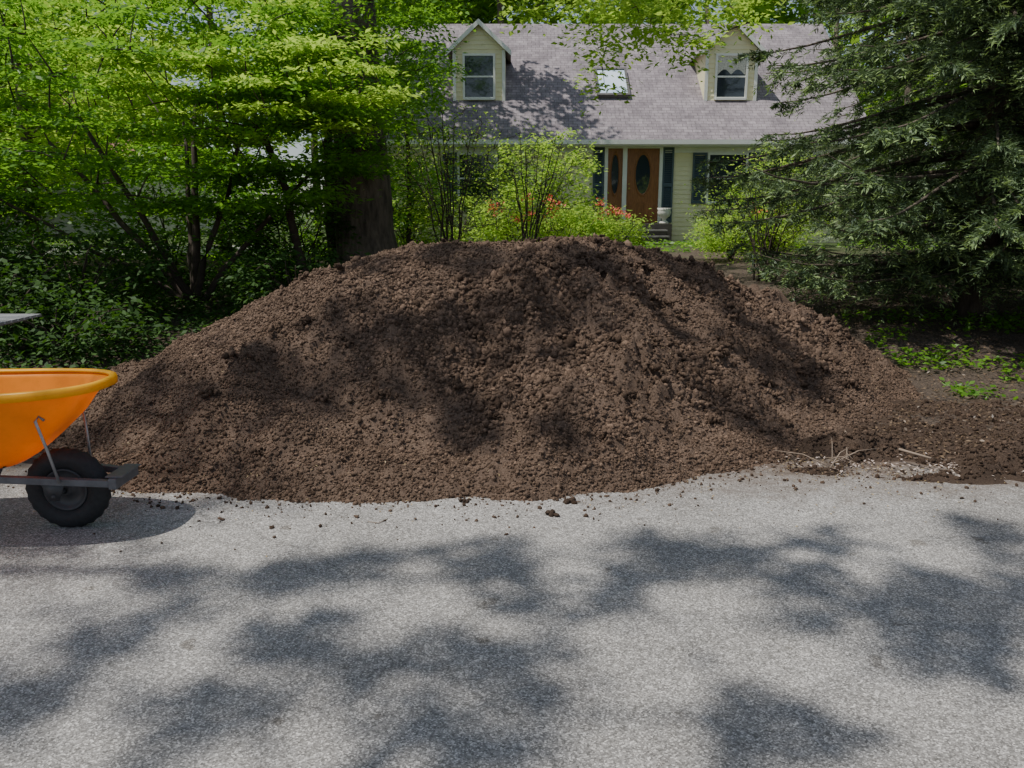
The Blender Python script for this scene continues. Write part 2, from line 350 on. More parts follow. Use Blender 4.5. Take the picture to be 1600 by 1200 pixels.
n=9000; cx=rng.uniform(-4,7,n); cy=4.95-np.abs(rng.normal(0,.4,n)); kp=(rng.random(n)<(.10+.7*sstep(-.2,.6,fbm(cx*2,cy*3,2,181))))
kp&=pdist(cx,cy)<.05
leafmesh('fallen_petals',np.stack([cx,cy,0*cx+.009],1)[kp],.013,PETAL,None,.15,.5)
n=340; cx=rng.normal(2.45,.45,n); cy=rng.normal(4.74,.10,n)-.05*(cx-2.5)
leafmesh('pale_wood_chips',np.stack([cx,cy,.015+.015*rng.random(n)],1),.024,PALE,None,.3,.4)
n=26000; cx=rng.uniform(1.6,9,n); cy=rng.uniform(4.9,12,n); kp=pdist(cx,cy)<0
leafmesh('leaf_litter',np.stack([cx,cy,terr(cx,cy)+.022],1)[kp],.032,LITT,None,.45,.4)
mb=MB()
for k in range(9):
    a=Vector(ray(1300+rng.normal(0,25),722+rng.normal(0,6),z=.05)); b=a+Vector((rng.normal(0,.18),rng.normal(.05,.15),abs(rng.normal(.06,.06))))
    mb.tube([a,a.lerp(b,.5)+Vector((0,0,.03)),b],[.004,.003,.0015],5)
a=Vector(ray(1405,702,z=.09)); b=Vector(ray(1455,716,z=.09)); mb.tube([a,b],[.010,.007],5)
mb.tube([ray(575,815,z=.008),ray(592,817,z=.008),ray(606,810,z=.008)],[.002]*3,5)
mb.obj('fallen_twigs',simple('dry_twig',(.26,.20,.15),.8),None,True)
# ---------------------------------------------------------------- wheelbarrow
wb=empty('wheelbarrow',(-2.6,3.82,0))
def plastic(name,c,tr):
    m,nt,b=newmat(name); v=coord(nt); f=noise(nt,v,14,6,.7); f2=noise(nt,v,60,5,.8)
    col=ramp(nt,[(.25,tuple(x*.8 for x in c)),(.55,c)],f)
    col=mixc(nt,.5,col,ramp(nt,[(.30,(.45,.35,.28)),(.40,(1,1,1))],f2),'MULTIPLY')
    nt.links.new(col,b.inputs['Base Color']); b.inputs['Roughness'].default_value=.38
    t=nt.nodes.new('ShaderNodeBsdfTranslucent'); t.inputs[0].default_value=(*tr,1)
    mx=nt.nodes.new('ShaderNodeMixShader'); mx.inputs[0].default_value=.45
    nt.links.new(b.outputs[0],mx.inputs[1]); nt.links.new(t.outputs[0],mx.inputs[2]); nt.links.new(mx.outputs[0],nt.nodes['Material Output'].inputs[0]); return m
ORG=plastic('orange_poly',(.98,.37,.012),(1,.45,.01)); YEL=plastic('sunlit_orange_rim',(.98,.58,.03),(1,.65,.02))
GREY=simple('painted_steel',(.11,.11,.12),.5,.25,20); BLK=simple('rubber',(.022,.022,.024),.75,.3,40,.3)
STL=simple('zinc_steel',(.35,.35,.36),.4,.15,20,metal=.6); DGR=simple('dark_steel',(.05,.05,.055),.5)
NS=72
def sec(x0,x1,y0,y1,z,nexp):
    cx,cy=(x0+x1)/2,(y0+y1)/2; ax,ay=(x1-x0)/2,(y1-y0)/2; o=[]
    for i in range(NS):
        t=2*math.pi*i/NS; c,s=math.cos(t),math.sin(t)
        o.append((cx+ax*math.copysign(abs(c)**(2/nexp),c),cy+ay*math.copysign(abs(s)**(2/nexp),s),z+ (.02*max(0,c) if z>.6 else 0)))
    return o
ts=[0,.08,.2,.35,.5,.65,.8,.92,1]
vs=[];fs=[]
for t in ts:
    e=t**.85
    vs+=sec(-3.0-.42*e,-2.42+.43*e,3.67-.16*e,3.97+.16*e,.35+.38*t,3.2-.5*t)
for i in range(len(ts)-1):
    fs+=[(i*NS+k,i*NS+(k+1)%NS,(i+1)*NS+(k+1)%NS,(i+1)*NS+k) for k in range(NS)]
fs.append(tuple(range(NS-1,-1,-1)))
mb=MB(); mb.add(vs,fs); o=mb.obj('tub',ORG,wb,True)
sd=o.modifiers.new('s','SOLIDIFY'); sd.thickness=.006; sd.offset=1
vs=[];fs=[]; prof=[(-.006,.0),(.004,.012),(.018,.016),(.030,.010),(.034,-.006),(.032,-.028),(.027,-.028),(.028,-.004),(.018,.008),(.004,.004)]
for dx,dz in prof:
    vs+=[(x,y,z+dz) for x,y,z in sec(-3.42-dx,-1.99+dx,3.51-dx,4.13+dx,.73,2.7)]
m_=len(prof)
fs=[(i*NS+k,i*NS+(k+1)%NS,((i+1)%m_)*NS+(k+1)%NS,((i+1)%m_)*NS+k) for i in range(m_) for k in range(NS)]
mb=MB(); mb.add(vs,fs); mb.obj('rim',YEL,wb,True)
mb=MB(); vs=[];A=48;Bn=16; C=(-2.215,3.82,.205)
for i in range(A):
    t=2*math.pi*i/A
    for k in range(Bn):
        p=2*math.pi*k/Bn; tr=.006*(1 if (i%2==0) else -.2)*(1 if math.cos(p)>.55 else 0)
        r=.152+(.053+tr)*math.cos(p); vs.append((C[0]+r*math.cos(t),C[1]+.048*math.sin(p)*1.05,C[2]+r*math.sin(t)))
fs=[(i*Bn+k,i*Bn+(k+1)%Bn,((i+1)%A)*Bn+(k+1)%Bn,((i+1)%A)*Bn+k) for i in range(A) for k in range(Bn)]
mb.add(vs,fs); mb.obj('tyre',BLK,wb,True)
mb=MB()
prof=[(.108,.036),(.10,.036),(.092,.018),(.05,.012),(.03,.03),(.018,.05),(.018,-.05),(.03,-.03),(.05,-.012),(.092,-.018),(.10,-.036),(.108,-.036)]
vs=[]
for i in range(A):
    t=2*math.pi*i/A
    for r,y in prof: vs.append((C[0]+r*math.cos(t),C[1]+y,C[2]+r*math.sin(t)))
K=len(prof); fs=[(i*K+k,i*K+(k+1)%K,((i+1)%A)*K+(k+1)%K,((i+1)%A)*K+k) for i in range(A) for k in range(K)]
mb.add(vs,fs)
mb.tube([(C[0],3.68,.205),(C[0],3.96,.205)],.010,10)
for s in (-1,1):
    y0=3.82+s*.135; c0=C[0]; mb.add([(c0-.06,y0,.285),(c0+.06,y0,.275),(c0+.025,y0,.185),(c0-.025,y0,.185),(c0-.06,y0+.005,.285),(c0+.06,y0+.005,.275),(c0+.025,y0+.005,.185),(c0-.025,y0+.005,.185)],[(0,1,2,3),(7,6,5,4),(0,4,5,1),(2,1,5,6),(3,2,6,7),(0,3,7,4)])
mb.obj('hub_and_axle',DGR,wb,True)
mb=MB()
for s in (-1,1):
    y0=3.82+s*.12
    mb.tube([(-1.955,y0-s*.02,.262),(-2.45,y0+s*.03,.300),(-3.0,y0+s*.06,.355),(-3.95,y0+s*.15,.57)],[.024,.024,.024,.022],4,0,True)
    mb.tube([(-2.62,y0+s*.04,.315),(-2.78,y0+s*.07,.02),(-3.02,y0+s*.07,.02),(-3.12,y0+s*.05,.39)],.013,8)
mb.box(-1.954,-1.915,3.70,3.94,.236,.290)
mb.box(-1.975,-1.890,3.715,3.925,.291,.298)
mb.box(-2.75,-2.70,3.69,3.95,.345,.365)
o=mb.obj('frame_rails',GREY,wb); bv=o.modifiers.new('b','BEVEL'); bv.width=.004; bv.segments=2
mb=MB()
for s in (-1,1):
    y0=3.82+s*.15
    mb.tube([(-2.17,y0,.28),(-2.19,y0+s*.03,.45),(-2.215,y0+s*.055,.60),(-2.20,y0+s*.05,.625),(-2.185,y0+s*.035,.60)],.007,8)
mb.obj('tray_braces',STL,wb,True)
n=260; P=np.zeros((n,3))
P[:,0]=rng.uniform(-2.95,-2.45,n); P[:,1]=rng.uniform(3.7,3.95,n); P[:,2]=.36; clods('soil_residue',P,.006+.012*rng.random(n),CLOD,wb)
tb=empty('slatted_table',(-4.4,6.4,0)); mb=MB()
for k in range(7): mb.box(-5.1,-3.92,6.1+k*.085,6.1+k*.085+.06,.705,.725)
mb.box(-5.05,-5.0,6.1,6.68,.67,.703); mb.box(-4.1,-4.05,6.1,6.68,.67,.703)
for x in (-5.0,-4.3):
    for y in (6.15,6.6): mb.tube([(x,y,0),(x,y,.68)],.016,8)
mb.obj('top_and_legs',simple('weathered_grey',(.26,.26,.27),.6),tb)
# ---------------------------------------------------------------- house
H=empty('cape_cod_house',(2.7,25,.7))
CREAM=simple('cream_siding',(.90,.83,.53),.6,.05,3); WHT=simple('white_trim',(.86,.86,.80),.5,.05,4)
BLUE=simple('blue_grey_shutter',(.075,.11,.13),.6,.15,6); WOOD=simple('stained_oak',(.30,.12,.042),.4,.35,9,sc=(6,6,.7))
m,nt,b=newmat('window_glass'); b.inputs['Base Color'].default_value=(.03,.04,.05,1); b.inputs['Roughness'].default_value=.04; b.inputs['Specular IOR Level'].default_value=1
v=coord(nt); bump(nt,b,noise(nt,v,3,2),.05,.02); GLS=m
m,nt,b=newmat('skylight_glass_painted_sky'); v=coord(nt); nt.links.new(ramp(nt,[(.3,(.42,.60,.80)),(.7,(.70,.80,.88))],noise(nt,v,1.2,2)),b.inputs['Base Color']); b.inputs['Roughness'].default_value=.5; SKG=m  # sky reflection painted as a diffuse pale blue on the pane
CURT=simple('lace_curtain',(.62,.6,.52),.9,.35,26)
m,nt,b=newmat('asphalt_shingles'); v=coord(nt,(1,1.3,1))
br=nt.nodes.new('ShaderNodeTexBrick'); br.inputs['Scale'].default_value=1; br.inputs['Brick Width'].default_value=.24; br.inputs['Row Height'].default_value=.13
br.inputs['Mortar Size'].default_value=.007; br.inputs['Color1'].default_value=(.33,.295,.315,1); br.inputs['Color2'].default_value=(.24,.21,.23,1); br.inputs['Mortar'].default_value=(.13,.115,.12,1)
nt.links.new(v,br.inputs['Vector'])
c=mixc(nt,.85,br.outputs['Color'],ramp(nt,[(.35,(.62,.60,.62)),(.65,(1.22,1.19,1.19))],noise(nt,v,1.3,7,.75)),'MULTIPLY')
c=mixc(nt,.6,c,ramp(nt,[(.35,(.65,.65,.65)),(.65,(1.2,1.2,1.2))],noise(nt,coord(nt,(3,.6,1)),4,5,.7)),'MULTIPLY')
nt.links.new(c,b.inputs['Base Color']); b.inputs['Roughness'].default_value=.9; SHG=m
X0,X1=-4.0,9.6
def siding(mb,xl,xr,y,z0,z1,st=.125,mi=0):
    z=z0
    while z<z1-.005:
        zt=min(z+st,z1); a,b_=xl(z),xr(z); c,d=xl(zt),xr(zt)
        mb.add([(a,y-.02,z),(b_,y-.02,z),(d,y-.004,zt),(c,y-.004,zt),(a,y,z),(b_,y,z)],[(0,1,2,3),(4,5,1,0)],mi); z=zt
RZ=lambda Y:3.6+.826*(Y-22.7)
mb=MB(); siding(mb,lambda z:X0,lambda z:X1,23.0,.55,3.62)
mb.add([(X0,23.01,.4),(X0,31.6,.4),(X0,31.6,3.5),(X0,27.3,7.3),(X0,23.01,3.6)],[(4,3,2,1,0)])
mb.add([(X1,23.01,.4),(X1,31.6,.4),(X1,31.6,3.5),(X1,27.3,7.3),(X1,23.01,3.6)],[(0,1,2,3,4)])
mb.add([(X0,31.6,.4),(X1,31.6,.4),(X1,31.6,3.5),(X0,31.6,3.5)],[(0,1,2,3)])
mb.add([(X0,23.006,.4),(X1,23.006,.4),(X1,23.006,3.6),(X0,23.006,3.6)],[(0,1,2,3)])
mb.obj('walls',CREAM,H)
mb=MB(); ov=.25
def slab(mb,y0,z0,y1,z1,xa,xb,t=.09):
    mb.add([(xa,y0,z0),(xb,y0,z0),(xb,y1,z1),(xa,y1,z1),(xa,y0,z0-t),(xb,y0,z0-t),(xb,y1,z1-t),(xa,y1,z1-t)],
      [(0,1,2,3),(7,6,5,4),(4,5,1,0),(6,7,3,2),(5,6,2,1),(7,4,0,3)])
slab(mb,22.55,RZ(22.55),27.3,RZ(27.3),X0-ov,X1+ov); slab(mb,32.0,RZ(22.6),27.303,RZ(27.3)-.002,X0-ov,X1+ov)
mb.obj('roof',SHG,H)
mb=MB(); mb.box(X0-ov,X1+ov,22.43,22.548,3.34,3.46); mb.box(X0,X1,22.55,22.996,3.30,3.335); mb.box(X0,X1,22.955,22.978,3.16,3.299)
mb.box(X0-.02,X0+.1,22.95,22.979,.6,3.16); mb.box(X1-.1,X1+.02,22.95,22.979,.6,3.16)
mb.obj('gutter_and_soffit',WHT,H)
mb=MB(); mb.box(X0,X1,22.97,23.4,.3,.62); mb.obj('foundation',simple('concrete',(.3,.29,.27),.9),H)
def window(cx,z0,z1,w,y,name,shut=True,curt=False):
    mb=MB(); f=.06; x0,x1=cx-w/2,cx+w/2; ya,yb=y-.075,y-.021
    mb.box(x0-f,x0,ya,yb,z0-f,z1+f,0); mb.box(x1,x1+f,ya,yb,z0-f,z1+f,0); mb.box(x0,x1,ya,yb,z1,z1+f,0); mb.box(x0-.03,x1+.03,ya-.04,ya-.001,z0-f-.02,z0-.02,0); mb.box(x0,x1,ya,yb,z0-f,z0,0)
    zm=(z0+z1)/2; mb.box(x0,x1,ya+.012,yb-.012,zm-.022,zm+.022,0)
    mb.box(x0,x1,yb-.012,yb-.002,z0,z1,1)
    if curt:
        n=26; vs=[];fs=[]
        for i in range(n+1):
            xx=x0+.01+(w-.02)*i/n; yy=yb-.02+.004*math.sin(i*1.9); vs+=[(xx,yy,z1),(xx,yy,zm+.05+.14*abs(math.sin(i*.25)))]
        mb.add(vs,[(2*i,2*i+1,2*i+3,2*i+2) for i in range(n)],2)
    mb.obj(name,[WHT,GLS,CURT],H)
    if shut:
        mb=MB()
        for a in (x0-f-.40,x1+f+.02):
            mb.box(a,a+.05,ya,yb,z0-f,z1+f); mb.box(a+.33,a+.38,ya,yb,z0-f,z1+f)
            mb.box(a+.05,a+.33,ya,yb,z0-f,z0+.02); mb.box(a+.05,a+.33,ya,yb,z1,z1+f); mb.box(a+.05,a+.33,ya,yb,zm-.03,zm+.03)
            z=z0+.03
            while z<z1-.03:
                mb.add([(a+.05,ya+.01,z),(a+.33,ya+.01,z),(a+.33,yb-.005,z+.05),(a+.05,yb-.005,z+.05)],[(0,1,2,3)]); z+=.05
        mb.obj(name+'_shutters',BLUE,H)
window(-.95,1.85,3.1,1.0,23,'front_window_a'); window(5.95,1.85,3.1,1.0,23,'front_window_b'); window(8.2,1.85,3.1,1.0,23,'front_window_c')
def dormer(cx,nm,curt):
    hw=.74; yf=24.0; zb=RZ(yf)-.03; ze=6.02; zp=6.70; yb=26.9
    mb=MB(); siding(mb,lambda z:cx-hw if z<ze else cx-hw*(zp-z)/(zp-ze),lambda z:cx+hw if z<ze else cx+hw*(zp-z)/(zp-ze),yf,zb,zp)
    mb.add([(cx-hw,yf+.002,zb),(cx+hw,yf+.002,zb),(cx+hw,yf+.002,ze),(cx,yf+.002,zp),(cx-hw,yf+.002,ze)],[(0,1,2,3,4)])
    for s in (-1,1):
        mb.add([(cx+s*hw,yf,zb),(cx+s*hw,yb,zb),(cx+s*hw,yb,ze),(cx+s*hw,yf,ze)],[(0,1,2,3)])
    mb.obj(nm+'_walls',CREAM,H)
    mb=MB(); sl=(zp-ze)/hw; oh=.16
    for s in (-1,1):
        x=cx+s*(hw+oh); z=ze-sl*oh+.03; t=.07
        vs=[(x,yf-.16,z),(cx,yf-.16,zp+.03),(cx,yb+.2,zp+.03),(x,yb,z),(x,yf-.16,z+t),(cx,yf-.16,zp+.03+t),(cx,yb+.2,zp+.03+t),(x,yb,z+t)]
        mb.add(vs,[(0,1,2,3),(7,6,5,4),(0,4,5,1),(0,3,7,4)],0)
    mb.obj(nm+'_roof',SHG,H)
    mb=MB()
    for s in (-1,1):
        x=cx+s*(hw+oh+.01); z=ze-sl*(oh+.01)-.04
        a=[(x,yf-.19,z),(cx,yf-.19,zp-.05),(cx,yf-.19,zp+.09),(x,yf-.19,z+.14)]; b2=[(p[0],yf-.162,p[2]) for p in a]
        mb.add(a+b2,[(0,1,2,3),(7,6,5,4),(0,3,7,4),(0,4,5,1),(3,2,6,7)])
        xc=cx+s*hw; mb.box(min(xc,xc-s*.09),max(xc,xc-s*.09),yf-.045,yf-.022,zb,ze-.02)
    mb.obj(nm+'_trim',WHT,H)
    window(cx,zb+.10,zb+1.2,.80,yf,nm+'_window',False,curt)
dormer(-.93,'dormer_left',False); dormer(6.18,'dormer_right',True)
mb=MB()
def onroof(x,y,h): 
    n=Vector((0,-.826,1)).normalized(); return tuple(Vector((x,y,RZ(y)))+n*h)
def rbox(mb,xa,xb,ya,yb,h0,h1,mi):
    vs=[onroof(x,y,h) for h in (h0,h1) for x,y in ((xa,ya),(xb,ya),(xb,yb),(xa,yb))]
    mb.add(vs,[(0,3,2,1),(4,5,6,7),(0,1,5,4),(1,2,6,5),(2,3,7,6),(3,0,4,7)],mi)
rbox(mb,2.42,3.36,24.05,24.12,0,.13,0); rbox(mb,2.42,3.36,25.08,25.15,0,.13,0); rbox(mb,2.42,2.49,24.121,25.079,0,.13,0); rbox(mb,3.29,3.36,24.121,25.079,0,.13,0)
rbox(mb,2.49,3.29,24.121,25.079,.02,.10,1)
mb.obj('skylight',[simple('bronze_frame',(.10,.095,.09),.5),SKG],H)
mb=MB(); y=22.979
mb.box(2.55,2.64,y-.09,y,1.27,3.36,0); mb.box(3.05,3.17,y-.09,y,1.27,3.36,0); mb.box(4.06,4.15,y-.09,y,1.27,3.36,0); mb.box(2.64,3.05,y-.09,y,3.27,3.36,0); mb.box(3.17,4.06,y-.09,y,3.27,3.36,0)
def leafdoor(x0,x1,ov):
    mb.box(x0,x1,y-.04,y-.002,1.27,3.27,1); cx=(x0+x1)/2; w=x1-x0
    for (a,b_) in (((x0+.09,cx-.04),(cx+.04,x1-.09)) if w>.6 else ((x0+.07,x1-.07),)):
        mb.box(a,b_,y-.056,y-.041,1.42,1.83,1); mb.box(a+.03,b_-.03,y-.064,y-.057,1.45,1.80,1)
    N=32; cz=2.58; rx=ov; rz=.52
    vs=[]
    for k in range(N):
        t=6.28318*k/N
        vs+=[(cx+rx*1.22*math.cos(t),y-.041,cz+rz*1.18*math.sin(t)),(cx+rx*1.1*math.cos(t),y-.062,cz+rz*1.06*math.sin(t)),(cx+rx*math.cos(t),y-.046,cz+rz*math.sin(t))]
    mb.add(vs,[(3*k+j,3*((k+1)%N)+j,3*((k+1)%N)+j+1,3*k+j+1) for k in range(N) for j in (0,1)],1)
    mb.add([(cx+rx*math.cos(6.28318*k/N),y-.045,cz+rz*math.sin(6.28318*k/N)) for k in range(N)],[tuple(range(N))],2)
leafdoor(3.17,4.06,.2); leafdoor(2.64,3.05,.10)
mb.tube([(3.24,y-.045,2.2),(3.24,y-.10,2.2)],[.02,.03],8,3); mb.tube([(3.24,y-.045,2.32),(3.24,y-.07,2.32)],.025,8,3)
mb.obj('front_door',[WHT,WOOD,GLS,simple('brass',(.5,.35,.12),.3,metal=.8)],H)
mb=MB()
for a in (2.24,4.16):
    mb.box(a,a+.05,y-.06,y,1.27,3.36); mb.box(a+.25,a+.30,y-.06,y,1.27,3.36)
    for z in (1.27,2.25,3.26): mb.box(a+.05,a+.25,y-.06,y,z,z+.10)
    z=1.38
    while z<3.24:
        mb.add([(a+.05,y-.05,z),(a+.25,y-.05,z),(a+.25,y-.008,z+.05),(a+.05,y-.008,z+.05)],[(0,1,2,3)]); z+=.05
mb.obj('door_shutters',BLUE,H)
mb=MB(); mb.box(2.5,4.3,22.0,22.96,.6,1.25)
for k in range(4):
    z=1.10-.155*k; mb.box(2.75,4.1,21.73-.3*k,22.0-.3*k,.45,z-.035); mb.box(2.72,4.13,21.70-.3*k,22.0-.3*k,z-.034,z,1)
mb.obj('front_steps',[simple('dark_riser',(.07,.062,.055),.8,.3,5),simple('slate_tread',(.22,.21,.2),.8,.3,5)],H)
mb=MB(); mb.tube([(2.05,22.9,2.75),(2.05,22.9,2.80),(2.05,22.9,3.0),(2.05,22.9,3.06)],[.05,.07,.06,.01],6); mb.obj('wall_lantern',DGR,H)
ur=empty('garden_urn',(4.2,22.45,1.25)); mb=MB(); prof=[(.13,0),(.13,.04),(.06,.08),(.06,.13),(.15,.2),(.19,.3),(.17,.36),(.2,.42),(.17,.42),(.14,.36)]
mb.tube([(4.15,22.4,1.25+z) for r,z in prof],[r for r,z in prof],16); mb.obj('bowl',simple('white_stone',(.7,.68,.62),.8,.15,12),ur,True)
V,F=gridmesh('d',np.linspace(-30,-3.2,60),np.linspace(17.2,20.2,12),lambda X,Y:terr(X,Y)+.03)
link('driveway',npmesh('driveway',V,F),simple('concrete_drive',(.42,.41,.39),.9,.15,3))
nh=empty('neighbouring_house',(-22,34,.7)); mb=MB(); mb.box(-30,-14.5,32,40,.5,3.6,0); mb.obj('walls',WHT,nh)
mb=MB(); slab(mb,31.6,3.5,36,6.3,-30.3,-14.2); slab(mb,40.4,3.5,36.003,6.298,-30.3,-14.2); mb.obj('roof',simple('reddish_roof',(.3,.16,.13),.9),nh)
# ---------------------------------------------------------------- vegetation
g=lambda x,y: float(terr(np.array(float(x)),np.array(float(y))))
def tier(t,step=.42):
    t=t.copy(); q=t[:,2]+.12*np.sin(t[:,0]*1.3)+.10*np.sin(t[:,1]*1.7); t[:,2]+=(np.round(q/step)*step-q)*.85; return t
b0=(-4.35,11,g(-4.35,11)-.05)
st=[]
for dx,dy,dz,r in ((-1.9,.3,2.2,.07),(-.9,-.8,2.4,.065),(.1,.4,2.8,.08),(1.0,-.5,2.3,.06),(1.8,.4,2.0,.055),(-.3,.9,2.6,.06),(-2.4,-.6,1.6,.045)):
    m_=(b0[0]+dx*.32,b0[1]+dy*.3,b0[2]+dz*.35); e=(b0[0]+dx,b0[1]+dy,b0[2]+dz); st.append(([b0,m_,e],r,r*.35))
tg=np.concatenate([ell(230,(-4.9,11,2.95),(3.5,2.2,1.85),.35),ell(60,(-2.9,10.6,2.5),(1.4,1.3,1.2),.3)])
tg=tier(tg[tg[:,2]>1.35])
make_tree('spreading_maple_tree',st,tg,.09,LEAF,.6,10,16,.07,TWIG,.012,.4,.1)
tg=tier(ell(70,(-3.0,9.8,3.05),(1.8,.9,.7),.2),.3)
make_tree('dogwood_tree',[([(-2.9,11.4,.5),(-3.0,11.0,1.8),(-3.2,10.4,2.8)],.07,.03)],tg,.08,LEAFY,.42,8,15,.08,TWIG,tilt=.4)
bx,by=-2.2,12.2; b0=(bx,by,g(bx,by)-.1)
over=[ray(u,v,Y=yy) for u,v,yy in ((850,5,10.5),(900,20,10.2),(950,10,10.8),(1000,30,10.5),(1050,55,10.2),(1090,25,10.6),(1140,10,10.4),(950,70,10.3),(940,100,10.2),(985,60,10.8),(1190,-10,10.5),(1080,65,10.0),(820,-20,10.5),(1010,0,11),(1060,0,10.1),(1120,-30,10.3),(890,-30,10.6),(960,-30,10.4),(1160,5,11),(1015,55,10.5),(920,45,10.6),(980,20,10.2),(1040,25,10.4),(1100,60,10.3),(930,10,10.4),(1075,5,10.5),(890,0,10.9),(1060,85,10.3),(935,75,10.7),(820,20,10.4),(1030,45,10.1),(985,0,10.1),(945,135,10.3),(1170,35,10.2))]
hi=ell(60,(bx,by,9.0),(4.0,3.5,2.6),.3)
lo=np.array([ray(u,v,Y=11.8) for u,v in ((530,60),(560,110),(600,60),(640,30),(500,140),(560,170),(620,120),(580,10),(520,10),(660,70),(540,215),(650,0),(480,30),(610,190),(640,160),(590,140),(600,230),(570,60),(620,90),(650,110),(670,30),(660,140),(680,100),(700,10))])
make_tree('old_oak_tree',[([b0,(bx+.02,by,2.2),(bx-.1,by+.1,5),(bx,by,9)],.47,.2),([(bx,by,4.6),(-.4,11.6,5.1),(1.5,10.9,5.0),(3.6,10.6,5.0)],.10,.03)],hi,.17,LEAF,.7,8,10,.5,BARK,.014)
make_tree('maple_bough_tree',[([(-2.5,12.2,4.3),(-.4,11.4,5.0),(1.5,10.8,4.7),(3.4,10.5,4.6)],.06,.02),([(-2.9,13.6,.4),(-2.7,13,2.6),(-2.5,12.2,4.3)],.12,.07)],np.array(over),.08,LEAFY,.34,9,13,.4,TWIG,.006)
make_tree('hornbeam_tree',[([(-2.9,13.2,.4),(-2.8,12.7,2.6),(-2.4,12.0,4.0)],.10,.05)],lo,.085,LEAF,.42,9,14,.3,TWIG,.008)
z0=g(-1.85,14.5); tg=ell(60,(-1.85,14.5,3.0),(.95,.8,1.9),.2)
make_tree('young_birch_tree',[([(-1.85,14.5,z0),(-1.8,14.5,2.0),(-1.85,14.5,4.2)],.06,.02)],tg,.09,LEAF,.38,8,11,.3,TWIG,.01)
for i,(x,y,cz,rx,rz,mt,n) in enumerate(((-8.5,14.5,3.8,2.6,2.6,LEAFY,130),(-6.0,17,4.6,3.0,2.4,LEAFY,130),(-11.5,18,4.5,3.4,3.4,LEAFF,140),(-3.6,20.5,5.4,2.2,2.0,LEAF,80),(-12.5,11,3.5,2.6,2.6,LEAF,100))):
    z0=g(x,y)-.05; tg=ell(n,(x,y,cz),(rx,rx*.8,rz),.3); tg=tier(tg[tg[:,2]>1.4],.6)
    make_tree('deciduous_tree',[([(x,y,z0),(x+.1,y,cz-1),(x,y+.1,cz+rz*.5)],.14,.05)],tg,.13,mt,.7,9,12,.15,BARK)
for x,y,cz,rx,n in ((-4.2,22.4,11.0,3.8,95),(-.5,33,12,4,60)):
    z0=g(x,y)-.1; tg=ell(n,(x,y,cz),(rx,rx*.85,2.2),.25)
    make_tree('tall_ash_tree',[([(x,y,z0),(x+.1,y,cz*.5),(x,y+.1,cz+.8)],.24,.07)],tg,.20,LEAF,.8,9,12,.4,BARK)
def shrub(name,x,y,h,r,n,mt,ls,leafR=.28,tw=7,per=9,stems=9,bm_=TWIG,flat=.5):
    z0=g(x,y); st=[]
    for k in range(stems):
        a=6.283*k/stems+rng.normal(0,.3); rr=r*(.3+.5*rng.random())
        st.append(([(x,y,z0-.03),(x+.35*rr*math.cos(a),y+.35*rr*math.sin(a),z0+h*.4),(x+rr*math.cos(a),y+rr*math.sin(a),z0+h*(.7+.2*rng.random()))],.018,.006))
    tg=ell(n,(x,y,z0+h*.58),(r,r*.85,h*.46),.45); return make_tree(name,st,tg,ls,mt,leafR,tw,per,flat,bm_,.006),tg
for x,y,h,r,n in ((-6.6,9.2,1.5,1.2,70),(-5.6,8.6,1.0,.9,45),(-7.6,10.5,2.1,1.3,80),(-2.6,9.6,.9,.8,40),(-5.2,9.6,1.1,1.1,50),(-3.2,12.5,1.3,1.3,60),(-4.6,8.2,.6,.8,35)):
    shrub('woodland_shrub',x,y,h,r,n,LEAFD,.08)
for x,y,h,r,n in ((-5.8,13.8,1.9,1.6,70),(-8.6,13,2.2,1.6,70),(-3.9,14.2,1.7,1.3,60)):
    shrub('understory_shrub',x,y,h,r,n,LEAF,.10,.4)
for x,y,h,r,n in ((-1.9,15.2,1.3,.75,50),(.1,16.5,1.2,.9,60),(1.6,18.5,1.05,1.0,60),(5.1,18.5,1.0,.9,50),(-1.2,19,1.2,.9,40),(1.0,15.5,.95,.9,60),(2.0,16.0,.8,.7,45),(4.3,16.0,.8,.7,40),(6.2,18.6,1.0,.9,40)):
    p,tg=shrub('azalea_bush',x,y,h,r,n,LEAFY,.07,.24)
    if (x,y) in ((.1,16.5),(1.6,18.5),(5.1,18.5)):
        q=ell(15 if x<3 else 6,(x+.15,y-.2,g(x,y)+h*.82),(r*.9,r*.7,h*.2),.5)
        P,D=clusters(q,.07,5,5,.8); leafmesh('blossoms',P,.055,REDF,p,.9,.8)
shrub('leafy_shrub',.75,17.4,2.5,1.1,75,LEAFY,.09,.3); shrub('leafy_shrub',5.1,16.0,2.1,.9,60,LEAFY,.08,.28); shrub('holly_bush',-.2,20.6,1.9,1.3,90,LEAFD,.08,.3)
shrub('holly_bush',6.6,20.6,1.9,1.4,90,LEAFD,.08,.3); shrub('holly_bush',-2.6,20,2.2,1.3,80,LEAF,.09,.3)
def twiggy(x,y,h,r,n):
    z0=g(x,y); st=[]
    for k in range(13):
        a=rng.random()*6.283; rr=r*rng.random()**.6
        st.append(([(x+rng.normal(0,.1),y+rng.normal(0,.1),z0-.03),(x+.4*rr*math.cos(a),y+.4*rr*math.sin(a),z0+h*.45),(x+rr*math.cos(a),y+rr*math.sin(a),z0+h*(.75+.25*rng.random()))],.016,.005))
    tg=ell(n,(x,y,z0+h*.62),(r*1.25,r,h*.42),.3)
    make_tree('bare_twiggy_shrub',st,tg,.05,LEAFY,.35,3,3,.6,TWIG,.003,.8,.25)
twiggy(-.95,12.8,2.7,.85,300); twiggy(.25,13.6,2.3,.8,190); twiggy(4.0,13.0,1.9,.9,220)
